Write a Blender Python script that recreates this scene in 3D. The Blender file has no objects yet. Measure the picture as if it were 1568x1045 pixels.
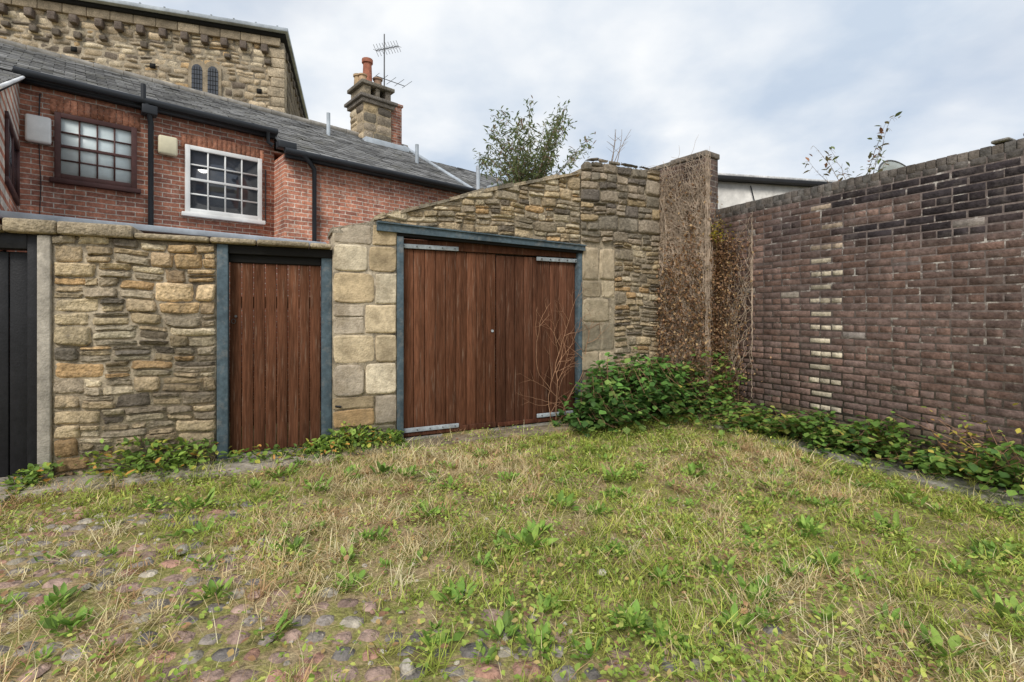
import bpy, math, random
import numpy as np
from mathutils import Vector, Matrix
random.seed(7); rng=np.random.default_rng(7)
S=bpy.context.scene
COL=S.collection

# ------------------------------------------------------------ helpers
def link(o,parent=None):
    COL.objects.link(o)
    if parent is not None: o.parent=parent
    return o
def empty(name,origin=(0,0,0),ang=0.0,parent=None):
    o=bpy.data.objects.new(name,None); o.empty_display_size=.2
    o.location=origin; o.rotation_euler=(0,0,ang)
    return link(o,parent)
def mesh_np(name,V,F,cols,mat,parent=None,smooth=False):
    """V (n,3); F list of arrays of faces (k,m); cols (n,3)"""
    me=bpy.data.meshes.new(name)
    V=np.asarray(V,dtype=np.float32)
    me.vertices.add(len(V)); me.vertices.foreach_set('co',V.ravel())
    idx=np.concatenate([f.ravel() for f in F]).astype(np.int32)
    tot=np.concatenate([np.full(len(f),f.shape[1]) for f in F])
    st=np.concatenate([[0],np.cumsum(tot)[:-1]]).astype(np.int32)
    me.loops.add(len(idx)); me.loops.foreach_set('vertex_index',idx)
    me.polygons.add(len(tot)); me.polygons.foreach_set('loop_start',st)
    me.update(calc_edges=True)
    if cols is not None:
        a=me.color_attributes.new('Col','FLOAT_COLOR','POINT')
        c=np.ones((len(V),4),dtype=np.float32); c[:,:3]=cols
        a.data.foreach_set('color',c.ravel())
    if smooth: me.polygons.foreach_set('use_smooth',np.ones(len(tot),dtype=bool))
    me.materials.append(mat)
    return link(bpy.data.objects.new(name,me),parent)
def boxes(name,parent,L,mat,bevel=0.0):
    V=[];F=[];C=[]
    for b in L:
        x0,x1,y0,y1,z0,z1=b[:6]; c=b[6] if len(b)>6 else (.5,.5,.5)
        n=len(V)
        V+=[(x0,y0,z0),(x1,y0,z0),(x1,y1,z0),(x0,y1,z0),(x0,y0,z1),(x1,y0,z1),(x1,y1,z1),(x0,y1,z1)]
        F+=[(n,n+3,n+2,n+1),(n+4,n+5,n+6,n+7),(n,n+1,n+5,n+4),(n+1,n+2,n+6,n+5),(n+2,n+3,n+7,n+6),(n+3,n,n+4,n+7)]
        C+=[c]*8
    o=mesh_np(name,V,[np.array(F)],np.array(C),mat,parent)
    if bevel:
        m=o.modifiers.new('b','BEVEL'); m.width=bevel; m.segments=2; m.limit_method='ANGLE'
    return o
def prism(name,parent,poly,y0,y1,mat,col=(.5,.5,.5)):
    n=len(poly)
    V=[(p[0],y0,p[1]) for p in poly]+[(p[0],y1,p[1]) for p in poly]
    me=bpy.data.meshes.new(name)
    F=[tuple(range(n)),tuple(range(2*n-1,n-1,-1))]+[(i,i+n,(i+1)%n+n,(i+1)%n) for i in range(n)]
    me.from_pydata(V,[],F); me.update()
    a=me.color_attributes.new('Col','FLOAT_COLOR','POINT')
    a.data.foreach_set('color',[*col,1]*(2*n))
    me.materials.append(mat)
    return link(bpy.data.objects.new(name,me),parent)
def inst(name,tv,tf,pos,yaw,pitch,roll,scale,cols,mat,parent=None,smooth=False,tcol=None):
    tv=np.asarray(tv,float); N=len(pos); n=len(tv)
    s=np.broadcast_to(np.asarray(scale,float).reshape(N,-1),(N,3))
    P=tv[None]*s[:,None,:]
    cy,sy=np.cos(roll)[:,None],np.sin(roll)[:,None]
    x=P[...,0]*cy+P[...,2]*sy; z=-P[...,0]*sy+P[...,2]*cy; y=P[...,1]
    cp,sp=np.cos(pitch)[:,None],np.sin(pitch)[:,None]
    y,z=y*cp-z*sp, y*sp+z*cp
    c,s_=np.cos(yaw)[:,None],np.sin(yaw)[:,None]
    x,y=x*c-y*s_, x*s_+y*c
    W=np.stack([x,y,z],-1)+np.asarray(pos)[:,None,:]
    off=(np.arange(N)*n)[:,None,None]
    F=[(np.array(f)[None]+off).reshape(-1,len(f[0])) for f in tf]
    C=np.repeat(cols[:,None,:],n,1)
    if tcol is not None: C=C*np.asarray(tcol)[None,:,None]
    return mesh_np(name,W.reshape(-1,3),F,C.reshape(-1,3),mat,parent,smooth)
def curves(name,parent,lines,mat,res=1):
    cu=bpy.data.curves.new(name,'CURVE'); cu.dimensions='3D'; cu.bevel_depth=1.0; cu.bevel_resolution=res
    for pts,r0,r1 in lines:
        sp=cu.splines.new('POLY'); sp.points.add(len(pts)-1)
        for i,p in enumerate(pts):
            sp.points[i].co=(*p,1); sp.points[i].radius=r0+(r1-r0)*i/max(1,len(pts)-1)
    cu.materials.append(mat); cu.use_fill_caps=True
    return link(bpy.data.objects.new(name,cu),parent)
LAT=rng.random((256,256))
def vnoise(x,y,sc):
    x=np.asarray(x)*sc+57.3; y=np.asarray(y)*sc+91.7
    i=np.floor(x).astype(int); j=np.floor(y).astype(int); fx=x-i; fy=y-j
    fx=fx*fx*(3-2*fx); fy=fy*fy*(3-2*fy); g=lambda a,b:LAT[a%256,b%256]
    return (g(i,j)*(1-fx)+g(i+1,j)*fx)*(1-fy)+(g(i,j+1)*(1-fx)+g(i+1,j+1)*fx)*fy

# ------------------------------------------------------------ materials
def nt(name):
    m=bpy.data.materials.new(name); m.use_nodes=True
    t=m.node_tree; return m,t,t.nodes['Principled BSDF']
def M(name,base=None,var=.3,scale=15,stretch=(1,1,1),rough=.85,bump=.4,bscale=60,bdist=.01,spec=.3,trans=0,big=.25,metal=0,stain=None,stainamt=.5,stainscale=3,s0=.52,s1=.68):
    m,t,b=nt(name); N=t.nodes; K=t.links
    tc=N.new('ShaderNodeTexCoord'); mp=N.new('ShaderNodeMapping'); mp.inputs['Scale'].default_value=stretch
    K.new(tc.outputs['Object'],mp.inputs[0])
    if base is None:
        at=N.new('ShaderNodeAttribute'); at.attribute_name='Col'; col=at.outputs['Color']
    else:
        r=N.new('ShaderNodeRGB'); r.outputs[0].default_value=(*base,1); col=r.outputs[0]
    def mul(col,sc,amt,det):
        n=N.new('ShaderNodeTexNoise'); n.inputs['Scale'].default_value=sc; n.inputs['Detail'].default_value=det; n.inputs['Roughness'].default_value=.65
        K.new(mp.outputs[0],n.inputs[0])
        r=N.new('ShaderNodeMapRange'); r.inputs[1].default_value=.3; r.inputs[2].default_value=.7
        r.inputs[3].default_value=1-amt; r.inputs[4].default_value=1+amt
        K.new(n.outputs[0],r.inputs[0])
        v=N.new('ShaderNodeVectorMath'); v.operation='SCALE'; K.new(col,v.inputs[0]); K.new(r.outputs[0],v.inputs['Scale'])
        return v.outputs[0]
    if var: col=mul(col,scale,var,4)
    if big: col=mul(col,scale*.12,big,2)
    if stain is not None:
        n=N.new('ShaderNodeTexNoise'); n.inputs['Scale'].default_value=stainscale; n.inputs['Detail'].default_value=6; n.inputs['Roughness'].default_value=.7
        K.new(mp.outputs[0],n.inputs[0])
        r=N.new('ShaderNodeMapRange'); r.inputs[1].default_value=s0; r.inputs[2].default_value=s1; r.inputs[3].default_value=0; r.inputs[4].default_value=stainamt
        K.new(n.outputs[0],r.inputs[0])
        x=N.new('ShaderNodeMix'); x.data_type='RGBA'; K.new(r.outputs[0],x.inputs[0]); K.new(col,x.inputs[6]); x.inputs[7].default_value=(*stain,1)
        col=x.outputs[2]
    K.new(col,b.inputs['Base Color'])
    b.inputs['Roughness'].default_value=rough; b.inputs['Specular IOR Level'].default_value=spec; b.inputs['Metallic'].default_value=metal
    if bump:
        n=N.new('ShaderNodeTexNoise'); n.inputs['Scale'].default_value=bscale; n.inputs['Detail'].default_value=4
        K.new(mp.outputs[0],n.inputs[0])
        bp=N.new('ShaderNodeBump'); bp.inputs['Strength'].default_value=bump; bp.inputs['Distance'].default_value=bdist
        K.new(n.outputs[0],bp.inputs['Height']); K.new(bp.outputs[0],b.inputs['Normal'])
    if trans:
        tr=N.new('ShaderNodeBsdfTranslucent'); K.new(col,tr.inputs[0])
        mx=N.new('ShaderNodeMixShader'); mx.inputs[0].default_value=trans
        K.new(b.outputs[0],mx.inputs[1]); K.new(tr.outputs[0],mx.inputs[2]); K.new(mx.outputs[0],N['Material Output'].inputs[0])
    return m
def brickmat(name,c1,c2,mortar,dark=.5):
    m,t,b=nt(name); N=t.nodes; K=t.links
    tc=N.new('ShaderNodeTexCoord'); sp=N.new('ShaderNodeSeparateXYZ'); K.new(tc.outputs['Object'],sp.inputs[0])
    sn=N.new('ShaderNodeSeparateXYZ'); K.new(tc.outputs['Normal'],sn.inputs[0])
    ab=N.new('ShaderNodeMath'); ab.operation='ABSOLUTE'; K.new(sn.outputs[0],ab.inputs[0])
    gt=N.new('ShaderNodeMath'); gt.operation='GREATER_THAN'; gt.inputs[1].default_value=.7; K.new(ab.outputs[0],gt.inputs[0])
    mx=N.new('ShaderNodeMix'); K.new(gt.outputs[0],mx.inputs[0]); K.new(sp.outputs[0],mx.inputs[2]); K.new(sp.outputs[1],mx.inputs[3])
    # slight waviness so that the courses are not ruler-straight
    wn=N.new('ShaderNodeTexNoise'); wn.inputs['Scale'].default_value=2.2; wn.inputs['Detail'].default_value=3; K.new(tc.outputs['Object'],wn.inputs[0])
    wm=N.new('ShaderNodeMath'); wm.operation='MULTIPLY_ADD'; wm.inputs[1].default_value=.035; K.new(wn.outputs[0],wm.inputs[0]); K.new(sp.outputs[2],wm.inputs[2])
    cb=N.new('ShaderNodeCombineXYZ'); K.new(mx.outputs[0],cb.inputs[0]); K.new(wm.outputs[0],cb.inputs[1])
    br=N.new('ShaderNodeTexBrick'); K.new(cb.outputs[0],br.inputs[0])
    br.inputs['Color1'].default_value=(*c1,1); br.inputs['Color2'].default_value=(*c2,1); br.inputs['Mortar'].default_value=(*mortar,1)
    br.inputs['Scale'].default_value=1; br.inputs['Brick Width'].default_value=.235; br.inputs['Row Height'].default_value=.075
    br.inputs['Mortar Size'].default_value=.0075; br.inputs['Mortar Smooth'].default_value=.3; br.inputs['Bias'].default_value=-.15
    def nz(scale,a,c,lo,hi,seedoff=0):
        n=N.new('ShaderNodeTexNoise'); n.inputs['Scale'].default_value=scale; n.inputs['Detail'].default_value=6; n.inputs['Roughness'].default_value=.75; K.new(tc.outputs['Object'],n.inputs[0])
        r=N.new('ShaderNodeMapRange'); r.inputs[1].default_value=a; r.inputs[2].default_value=c; r.inputs[3].default_value=lo; r.inputs[4].default_value=hi
        K.new(n.outputs[0],r.inputs[0]); return r.outputs[0]
    v=N.new('ShaderNodeVectorMath'); v.operation='SCALE'; K.new(br.outputs[0],v.inputs[0]); K.new(nz(3,.3,.7,1-dark,1+dark*.7),v.inputs['Scale'])
    v2=N.new('ShaderNodeVectorMath'); v2.operation='SCALE'; K.new(v.outputs[0],v2.inputs[0]); K.new(nz(22,.3,.7,.55,1.45),v2.inputs['Scale'])
    x=N.new('ShaderNodeMix'); x.data_type='RGBA'; K.new(nz(9,.56,.7,0,.55),x.inputs[0]); K.new(v2.outputs[0],x.inputs[6]); x.inputs[7].default_value=(*mortar,1)
    K.new(x.outputs[2],b.inputs['Base Color']); b.inputs['Roughness'].default_value=.92; b.inputs['Specular IOR Level'].default_value=.15
    bp=N.new('ShaderNodeBump'); bp.invert=True; bp.inputs['Strength'].default_value=.6; bp.inputs['Distance'].default_value=.01
    K.new(br.outputs['Fac'],bp.inputs['Height']); K.new(bp.outputs[0],b.inputs['Normal'])
    return m

m_stone=M('sandstone',None,.42,28,rough=.95,bump=.9,bscale=45,bdist=.02,spec=.1,stain=(.15,.13,.105),stainamt=.5,stainscale=8)
m_ashlar=M('dressed_sandstone',None,.25,18,rough=.95,bump=.7,bscale=55,bdist=.012,spec=.1,stain=(.24,.18,.11),stainamt=.55,stainscale=6,s0=.48)
m_mortar=M('lime_mortar',(.40,.335,.24),.35,25,rough=.95,bump=.8,bscale=70,bdist=.012,spec=.1,stain=(.11,.09,.07),stainamt=.7,stainscale=5,s0=.47,s1=.62)
m_mortar2=M('dark_mortar',(.15,.12,.105),.4,20,rough=.95,bump=.6,bscale=80,bdist=.006,spec=.1,stain=(.50,.46,.40),stainamt=.8,stainscale=8,s0=.54,s1=.62)
m_brickw=M('weathered_brick',None,.45,22,rough=.95,bump=.8,bscale=60,bdist=.008,spec=.08,stain=(.25,.215,.195),stainamt=.32,stainscale=5,big=.38)
m_redbrick=brickmat('red_brick',(.45,.19,.12),(.23,.10,.075),(.52,.45,.38))
m_darkbrick=brickmat('sooty_brick',(.15,.10,.08),(.08,.06,.05),(.22,.19,.16))
m_wood=M('stained_timber',None,.45,14,stretch=(6,6,.35),rough=.92,bump=.5,bscale=30,bdist=.004,spec=.06,big=.35,stain=(.29,.20,.145),stainamt=.6,stainscale=8,s0=.57,s1=.70)
m_blue=M('blue_grey_paint',(.082,.115,.135),.28,25,rough=.75,bump=.3,bscale=60,bdist=.004,spec=.15,stain=(.26,.25,.23),stainamt=.5,stainscale=9)
m_strap=M('galvanised_strap',(.36,.40,.42),.25,20,rough=.6,bump=.2,metal=.1,stain=(.2,.12,.07),stainamt=.4,stainscale=8)
m_black=M('black_paint',(.014,.014,.016),.3,20,rough=.5,bump=.2)
m_dark=M('near_black',(.012,.011,.010),0,big=0,bump=0)
m_slate=M('slate',None,.28,18,rough=.8,bump=.4,bscale=50,bdist=.006,spec=.25,stain=(.26,.25,.20),stainamt=.45,stainscale=3)
m_lead=M('lead',(.40,.44,.48),.2,6,rough=.6,bump=.2,bscale=12)
m_white=M('white_paint',(.78,.78,.76),.06,10,rough=.5,bump=.1)
m_cream=M('cream_plastic',(.70,.64,.45),.08,10,rough=.5,bump=0)
m_maroon=M('maroon_paint',(.075,.032,.028),.2,12,rough=.5,bump=.1)
m_plastic=M('black_plastic',(.025,.028,.033),.1,10,rough=.5,bump=0,spec=.3)
m_glass,_,b=nt('window_glass'); b.inputs['Base Color'].default_value=(.03,.035,.045,1); b.inputs['Roughness'].default_value=.08; b.inputs['Specular IOR Level'].default_value=.9
m_blind=M('blind_behind_glass',(.66,.74,.74),.10,6,rough=.3,bump=0,spec=.5,big=.1)
m_render=M('cement_render',(.56,.54,.50),.2,6,rough=.9,bump=.3,bscale=30,stain=(.25,.23,.2),stainamt=.6,stainscale=2)
m_concrete=M('concrete',(.27,.25,.215),.35,20,rough=.95,bump=.8,bscale=50,bdist=.015,spec=.1,stain=(.11,.12,.05),stainamt=.75,stainscale=6,s0=.45,s1=.6)
m_leaf=M('leaves',None,.2,30,rough=.6,bump=0,spec=.25,trans=.3,big=0)
m_grass=M('grass_blades',None,0,rough=.7,bump=0,spec=.1,trans=.2,big=0)
m_twig=M('twigs',(.24,.17,.11),.3,20,rough=.85,bump=0)
m_vine=M('dead_vine_stems',(.47,.37,.28),.4,10,rough=.9,bump=0)
m_redtwig=M('red_brown_stems',(.36,.20,.115),.3,10,rough=.85,bump=0)
m_metal=M('aerial_metal',(.12,.12,.12),.1,10,rough=.5,bump=0,metal=.5)

# ------------------------------------------------------------ stones
PAL=[((.53,.415,.26),3),((.46,.355,.225),3),((.38,.315,.225),3),((.60,.50,.345),2.4),((.21,.175,.135),1.2),((.53,.35,.18),1.0),((.32,.26,.185),1.8),((.34,.15,.11),.08)]
ASH=[((.62,.50,.33),3),((.58,.45,.28),2),((.68,.58,.42),2),((.62,.41,.21),1.0),((.50,.42,.32),1)]
QP=[((.52,.43,.30),2),((.44,.36,.25),2),((.34,.29,.21),2),((.60,.51,.37),1.2),((.50,.36,.20),.8)]
DARKPAL=[((.34,.28,.21),3),((.25,.215,.165),3),((.42,.34,.25),2),((.17,.145,.12),1.2),((.46,.35,.21),1)]
CHPAL=[((.54,.43,.29),3),((.45,.36,.245),3),((.34,.275,.195),2),((.62,.52,.37),2),((.19,.155,.12),1.5),((.53,.37,.20),.9)]
def pick(p):
    return random.choices([c for c,w in p],[w for c,w in p])[0]
def stones(name,parent,rects,y,mat,pal,depth=.03,g=(7,5),pw=7,jit=.006,wob=.01,colfn=None,top=None,axis=0,ee=.55):
    nx,nz=g
    ta=np.linspace(-1,1,nx); tb=np.linspace(-1,1,nz)
    ta=np.sign(ta)*np.abs(ta)**ee; tb=np.sign(tb)*np.abs(tb)**(ee*1.05)
    A,B=np.meshgrid(ta,tb); A=A.ravel();B=B.ravel()
    q=np.array([(j*nx+i,j*nx+i+1,(j+1)*nx+i+1,(j+1)*nx+i) for j in range(nz-1) for i in range(nx-1)])
    V=[];F=[];C=[];k=0
    for (a0,a1,b0,b1) in rects:
        c=[np.array([a0,b0]),np.array([a1,b0]),np.array([a1,b1]),np.array([a0,b1])]
        jz=min(jit,(b1-b0)*.16)
        c=[p+np.array([random.uniform(-jit,jit),random.uniform(-jz,jz)]) for p in c]
        wa=(1-A)/2; wb=(1-B)/2
        U=c[0][0]*wa*wb+c[1][0]*(1-wa)*wb+c[2][0]*(1-wa)*(1-wb)+c[3][0]*wa*(1-wb)
        Z=c[0][1]*wa*wb+c[1][1]*(1-wa)*wb+c[2][1]*(1-wa)*(1-wb)+c[3][1]*wa*(1-wb)
        rc=random.uniform(.0,.06)*min(1,10*jit/.06)
        hw=(a1-a0)/2; hh=(b1-b0)/2
        U-=A*min(hw,hh)*rc*3*np.abs(B)**4*np.abs(A)**3; Z-=B*hh*rc*3*np.abs(A)**4*np.abs(B)**3
        U+=rng.normal(0,jit*.3,len(A)); Z+=rng.normal(0,jz*.28,len(A))
        if wob: Z=Z+wob*np.sin(U*3.1+1)+wob*.6*np.sin(U*7.7+Z*2)
        if top is not None: Z=np.minimum(Z,top(U))
        rr=((1-np.abs(A)**pw)*(1-np.abs(B)**pw))**.5
        d=depth*random.uniform(.45,1.35)
        Y=y+.012-rr*(d+ A*random.uniform(-.3,.3)*d+B*random.uniform(-.35,.35)*d + rng.normal(0,jit*.4,len(A)))
        col=np.array(pick(pal))*random.uniform(.82,1.15)
        if colfn: col=colfn((a0+a1)/2,(b0+b1)/2,col)
        V.append(np.stack([U,Y,Z],-1) if axis==0 else np.stack([Y,U,Z],-1)); F.append(q+k); C.append(np.tile(col,(len(A),1))); k+=len(A)
    return mesh_np(name,np.concatenate(V),[np.concatenate(F)],np.concatenate(C),mat,parent,True)
def courses(u0,u1,z0,z1,hr,wr,gap=.014,split=.25,top=None,excl=()):
    R=[];z=z0
    while z<z1-.02:
        h=random.uniform(*hr)
        if z+h>z1-hr[0]*.6: h=z1-z
        u=u0
        while u<u1-.01:
            w=random.uniform(*wr)
            if u+w>u1-wr[0]*.7: w=u1-u
            sub=[(z,z+h)]
            if h>hr[0]*1.35 and random.random()<split:
                f=random.uniform(.35,.65); sub=[(z,z+h*f),(z+h*f,z+h)]
            for s0,s1 in sub:
                if top is not None and s0>top(u+w/2)-.025: continue
                if any(e[0]<u+w/2<e[1] and e[2]<(s0+s1)/2<e[3] for e in excl): continue
                R.append((u+gap/2,u+w-gap/2,s0+gap/2,s1-gap/2))
            u+=w
        z+=h
    return R
def mixed(u0,u1,z0,z1,big,gap=.011,top=None,hr=(.11,.19)):
    """coursed rubble: tall blocks next to stacks of thin slabs"""
    R=[];z=z0
    while z<z1-.02:
        h=random.uniform(*hr)
        if z+h>z1-.06: h=z1-z
        u=u0
        while u<u1-.01:
            w=random.uniform(.12,.36)
            if u+w>u1-.10: w=u1-u
            pb=big(u+w/2,z+h/2)
            if random.random()<pb: cuts=[0,1]; w_=w
            else:
                n=random.choice([2,2,3]) if h>.13 else random.choice([1,2,2])
                cuts=[0]+sorted(min(.85,max(.15,(i+1)/n+random.uniform(-.1,.1))) for i in range(n-1))+[1]
            for i in range(len(cuts)-1):
                s0,s1=z+h*cuts[i],z+h*cuts[i+1]
                if top is not None and s0>float(top(u+w/2))-.025: continue
                if len(cuts)>2 and w>.24 and random.random()<.35:
                    f=random.uniform(.35,.65); R+=[(u+gap/2,u+w*f-gap/2,s0+gap/2,s1-gap/2),(u+w*f+gap/2,u+w-gap/2,s0+gap/2,s1-gap/2)]
                else: R.append((u+gap/2,u+w-gap/2,s0+gap/2,s1-gap/2))
            u+=w
        z+=h
    return R

# ------------------------------------------------------------ GARDEN WALL LINE
GA=math.atan2(.472,1.0); GO=(-4.069,4.159,0)
def G(name): return empty(name,GO,GA)
def stain_low(u,z,c):
    f=1.0
    if z<.25: f*=.6
    elif z<1.25 and u>.5: f*=random.uniform(.5,.85)
    if 1.0<z<1.6 and u<.7: c=c*np.array((.97,1,1.02))
    if z>1.5 and u>.85: c=c*np.array((1.1,.98,.85))
    return c*f
w1=G('rubble_stone_wall')
def big1(u,z):
    if u<.36: return .7
    if z>1.45 and u>.8: return .75
    return .12
stones('stones',w1,mixed(.09,1.31,-.1,2.12,big1),-.006,m_stone,PAL,depth=.034,g=(9,7),pw=11,jit=.012,wob=.016,colfn=stain_low)
boxes('core',w1,[(.0,1.31,-.001,.40,-.3,2.125)],m_mortar)
boxes('end_post',w1,[(-.005,.085,-.03,.3,-.2,2.12,(.3,.28,.25))],M('post_render',(.40,.36,.30),.3,15,rough=.95,bump=.6,stain=(.2,.18,.14),stainamt=.6),.01)
L=[];u=-4.5
while u<2.36:
    w=random.uniform(.35,.9); w=min(w,2.365-u); h=.055+random.uniform(-.008,.012)+(.05 if -.5<u<.4 else 0)
    if w>.05: L.append((u+.004,u+w-.004,-.07+random.uniform(-.03,.015),.43,2.132,2.132+h,tuple(np.array(random.choice([(.38,.31,.21),(.30,.27,.20),(.44,.36,.25)]))*random.uniform(.75,1.1))))
    u+=w
o=boxes('coping',w1,L,m_stone,.018)
# wall continuing beyond the black gate
w0=G('rubble_stone_wall')
stones('stones',w0,courses(-4.5,-1.25,-.1,2.13,(.07,.14),(.14,.38)),0,m_stone,PAL,depth=.03,g=(5,4))
boxes('core',w0,[(-4.5,-1.25,.0,.40,-.3,2.125)],m_mortar)

# black gate
bg=G('black_timber_gate')
L=[]; u=-1.17
while u<-.10: L.append((u,u+.128,.10,.14,.02,1.98,(1,1,1))); u+=.135
boxes('planks',bg,L,m_black,.006)
boxes('frame',bg,[(-1.249,-1.18,.02,.2,-.1,2.13),(-.085,-.008,.02,.2,-.1,2.13),(-1.18,-.085,.02,.2,2.0,2.13)],m_black,.005)
boxes('ledges',bg,[(-1.17,-.09,.145,.18,.3,.42),(-1.17,-.09,.145,.18,1.5,1.62)],m_black)

# timber gate
def planks(u0,u1,z0,z1,y,w,base=(.130,.055,.030)):
    n=round((u1-u0)/w); w=(u1-u0)/n; L=[]
    for i in range(n):
        f=random.uniform(.72,1.25)
        L.append((u0+i*w+.003,u0+(i+1)*w-.003,y+random.uniform(-.002,.002),y+.03,z0+random.uniform(0,.008),z1,tuple(np.array(base)*f)))
    return L
tg=G('timber_garden_gate')
boxes('planks',tg,planks(1.415,2.262,.045,1.955,.07,.106),m_wood,.006)
boxes('ledges',tg,[(1.42,2.26,.103,.14,.3,.42,(.1,.04,.02)),(1.42,2.26,.103,.14,1.5,1.62,(.1,.04,.02))],m_wood)
boxes('frame',tg,[(1.315,1.41,-.025,.14,-.06,2.125),(2.268,2.372,.02,.14,-.06,2.04)],m_blue,.006)
boxes('head',tg,[(1.41,2.372,.0,.16,2.04,2.128),(1.41,2.268,.05,.16,1.96,2.04)],m_dark,.006)  # frame head coloured near-black for the shade in its recess
curves('latch',tg,[([(1.47,.07,1.42),(1.47,.055,1.42)],.013,.013),([(1.45+.018*math.cos(a),.06,1.37+.022*math.sin(a)) for a in np.linspace(0,6.28,12)],.003,.003)],m_metal)
boxes('threshold',tg,[(1.3,2.4,-.22,.2,-.1,.028,(.3,.3,.3))],m_concrete,.01)

# stone gate pier
gp=G('stone_gate_pier')
zs=[-.08,.22,.55,.90,1.22,1.55,1.90,2.20]
R=[];
for i in range(len(zs)-1):
    sp=2.375+(.44 if i%2 else .33)
    if i==6: sp=2.375+.37
    R+= [(2.378,sp-.004,zs[i]+.004,zs[i+1]-.004),(sp+.004,3.052,zs[i]+.004,zs[i+1]-.004)]
    if i in (1,4): R[-2]=(2.378,sp-.004,zs[i]+.004,zs[i]+.19); R.append((2.378,sp-.004,zs[i]+.198,zs[i+1]-.004))
R+=[(2.378,2.78,2.204,2.42),(2.788,3.052,2.204,2.43)]
ptop=lambda U:2.345+(U-2.375)*.25
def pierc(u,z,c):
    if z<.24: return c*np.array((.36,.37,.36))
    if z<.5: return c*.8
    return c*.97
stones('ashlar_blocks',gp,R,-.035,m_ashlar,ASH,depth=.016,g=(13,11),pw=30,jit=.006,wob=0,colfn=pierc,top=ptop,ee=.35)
boxes('core',gp,[(2.376,3.05,-.028,.42,-.3,2.32)],m_mortar)
prism('cap_mortar',gp,[(2.36,2.31),(3.06,2.31),(3.06,2.53),(2.36,2.36)],-.03,.42,m_stone,(.35,.30,.23))
curves('iron_pintle',gp,[([(2.40,-.04,.46),(2.46,-.05,.45)],.012,.012)],m_black)

# garage wall
gw=G('stone_garage_wall')
def gtop(U): return np.interp(U,[2.8,4.11,5.45,5.5],[2.50,2.95,3.33,3.36])
def gtop2(U): return np.interp(U,[5.5,5.6,5.75,6.3,6.85],[3.42,3.53,3.56,3.54,3.53])
stones('gable_stones',gw,mixed(2.86,5.5,2.40,3.4,lambda u,z:.22,top=gtop),-.026,m_stone,PAL,depth=.034,g=(9,7),pw=10,jit=.012,wob=.016,top=gtop,colfn=lambda u,z,c:c*.88)
prism('gable_core',gw,[(3.05,2.36),(5.5,2.36),(5.5,3.33),(4.11,2.92),(3.05,2.55)],-.015,.4,m_mortar)
L=[];u=2.80
while u<5.45:
    w=random.uniform(.12,.34); z=float(gtop(u)); z2=float(gtop(min(u+w,5.48))); k=random.uniform(-.02,.02)
    L.append([(u,z-.03),(min(u+w,5.49),z2-.03),(min(u+w,5.49)-.01,z2+.015+k),(u+.01,z+.015+k*.3)]); u+=w
for i,p in enumerate(L): prism('verge_stone_%d'%i,gw,p,-.045-random.uniform(0,.03),.42,m_stone,tuple(np.array(random.choice([(.38,.31,.22),(.46,.37,.25),(.28,.24,.18)]))*random.uniform(.7,1.15)))
R=[];z=-.05;i=0
for h in [.30,.42,.26,.40,.33,.24,.45]:
    zt=min(z+h,2.42); k=random.uniform(.20,.36)
    if i%3==1: R+=[(5.53,6.0+random.uniform(-.05,.14),z+.005,zt-.005)]
    else: R+=[(5.53,5.53+k,z+.005,zt-.005),(5.54+k,6.06,z+.005,zt-.005)]
    z=zt;i+=1
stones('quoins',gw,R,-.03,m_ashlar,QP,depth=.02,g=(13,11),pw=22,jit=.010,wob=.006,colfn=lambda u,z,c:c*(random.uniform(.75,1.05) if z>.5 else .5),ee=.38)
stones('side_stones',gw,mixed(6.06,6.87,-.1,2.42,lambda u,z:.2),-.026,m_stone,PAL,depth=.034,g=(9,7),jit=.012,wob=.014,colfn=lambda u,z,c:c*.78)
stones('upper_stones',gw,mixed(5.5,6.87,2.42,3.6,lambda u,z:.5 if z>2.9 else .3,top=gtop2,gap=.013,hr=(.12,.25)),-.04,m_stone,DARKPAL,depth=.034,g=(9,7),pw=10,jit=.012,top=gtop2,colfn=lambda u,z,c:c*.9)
prism('corner_core',gw,[(5.52,-.3),(6.88,-.3),(6.88,3.50),(5.75,3.50),(5.52,3.40)],-.02,.45,m_mortar,)
boxes('garage_roof',gw,[(2.6,6.8,.42,3.6,2.2,2.3)],m_slate)
boxes('garage_side_walls',gw,[(2.6,2.8,.42,3.6,-.2,2.2),(6.6,6.8,.45,3.6,-.2,2.2),(2.6,6.8,3.6,3.8,-.2,2.25)],m_redbrick)

# garage doors
gd=G('timber_garage_doors')
boxes('left_leaf',gd,planks(3.135,4.298,.03,2.19,.05,.128),m_wood,.006)
boxes('right_leaf',gd,planks(4.306,5.465,.03,2.175,.05,.128,(.115,.050,.029)),m_wood,.006)
boxes('back_ledges',gd,[(3.15,5.45,.085,.12,.3,.45,(.05,.02,.01)),(3.15,5.45,.085,.12,1.6,1.75,(.05,.02,.01))],m_wood)
boxes('head_board',gd,[(3.135,5.47,.025,.07,2.195,2.30,(.09,.038,.022))],m_wood,.004)
boxes('bottom_weatherboard',gd,[(3.14,4.29,.02,.048,.035,.10,(.09,.038,.022)),(4.32,5.45,.022,.048,.035,.085,(.09,.035,.02))],m_wood,.004)
boxes('jambs',gd,[(3.055,3.13,-.04,.12,-.08,2.32),(5.472,5.53,-.03,.12,-.02,2.26)],m_blue,.006)
V=[(2.83,2.36),(5.55,2.285),(5.55,2.345),(2.83,2.445)]
prism('lintel_beam',gd,V,-.075,.1,m_blue)
prism('lintel_drip',gd,[(2.83,2.446),(5.55,2.346),(5.55,2.362),(2.83,2.462)],-.095,.08,m_blue)
prism('head_rail',gd,[(3.056,2.322),(5.53,2.255),(5.53,2.284),(3.056,2.358)],-.045,.1,m_dark)
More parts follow.
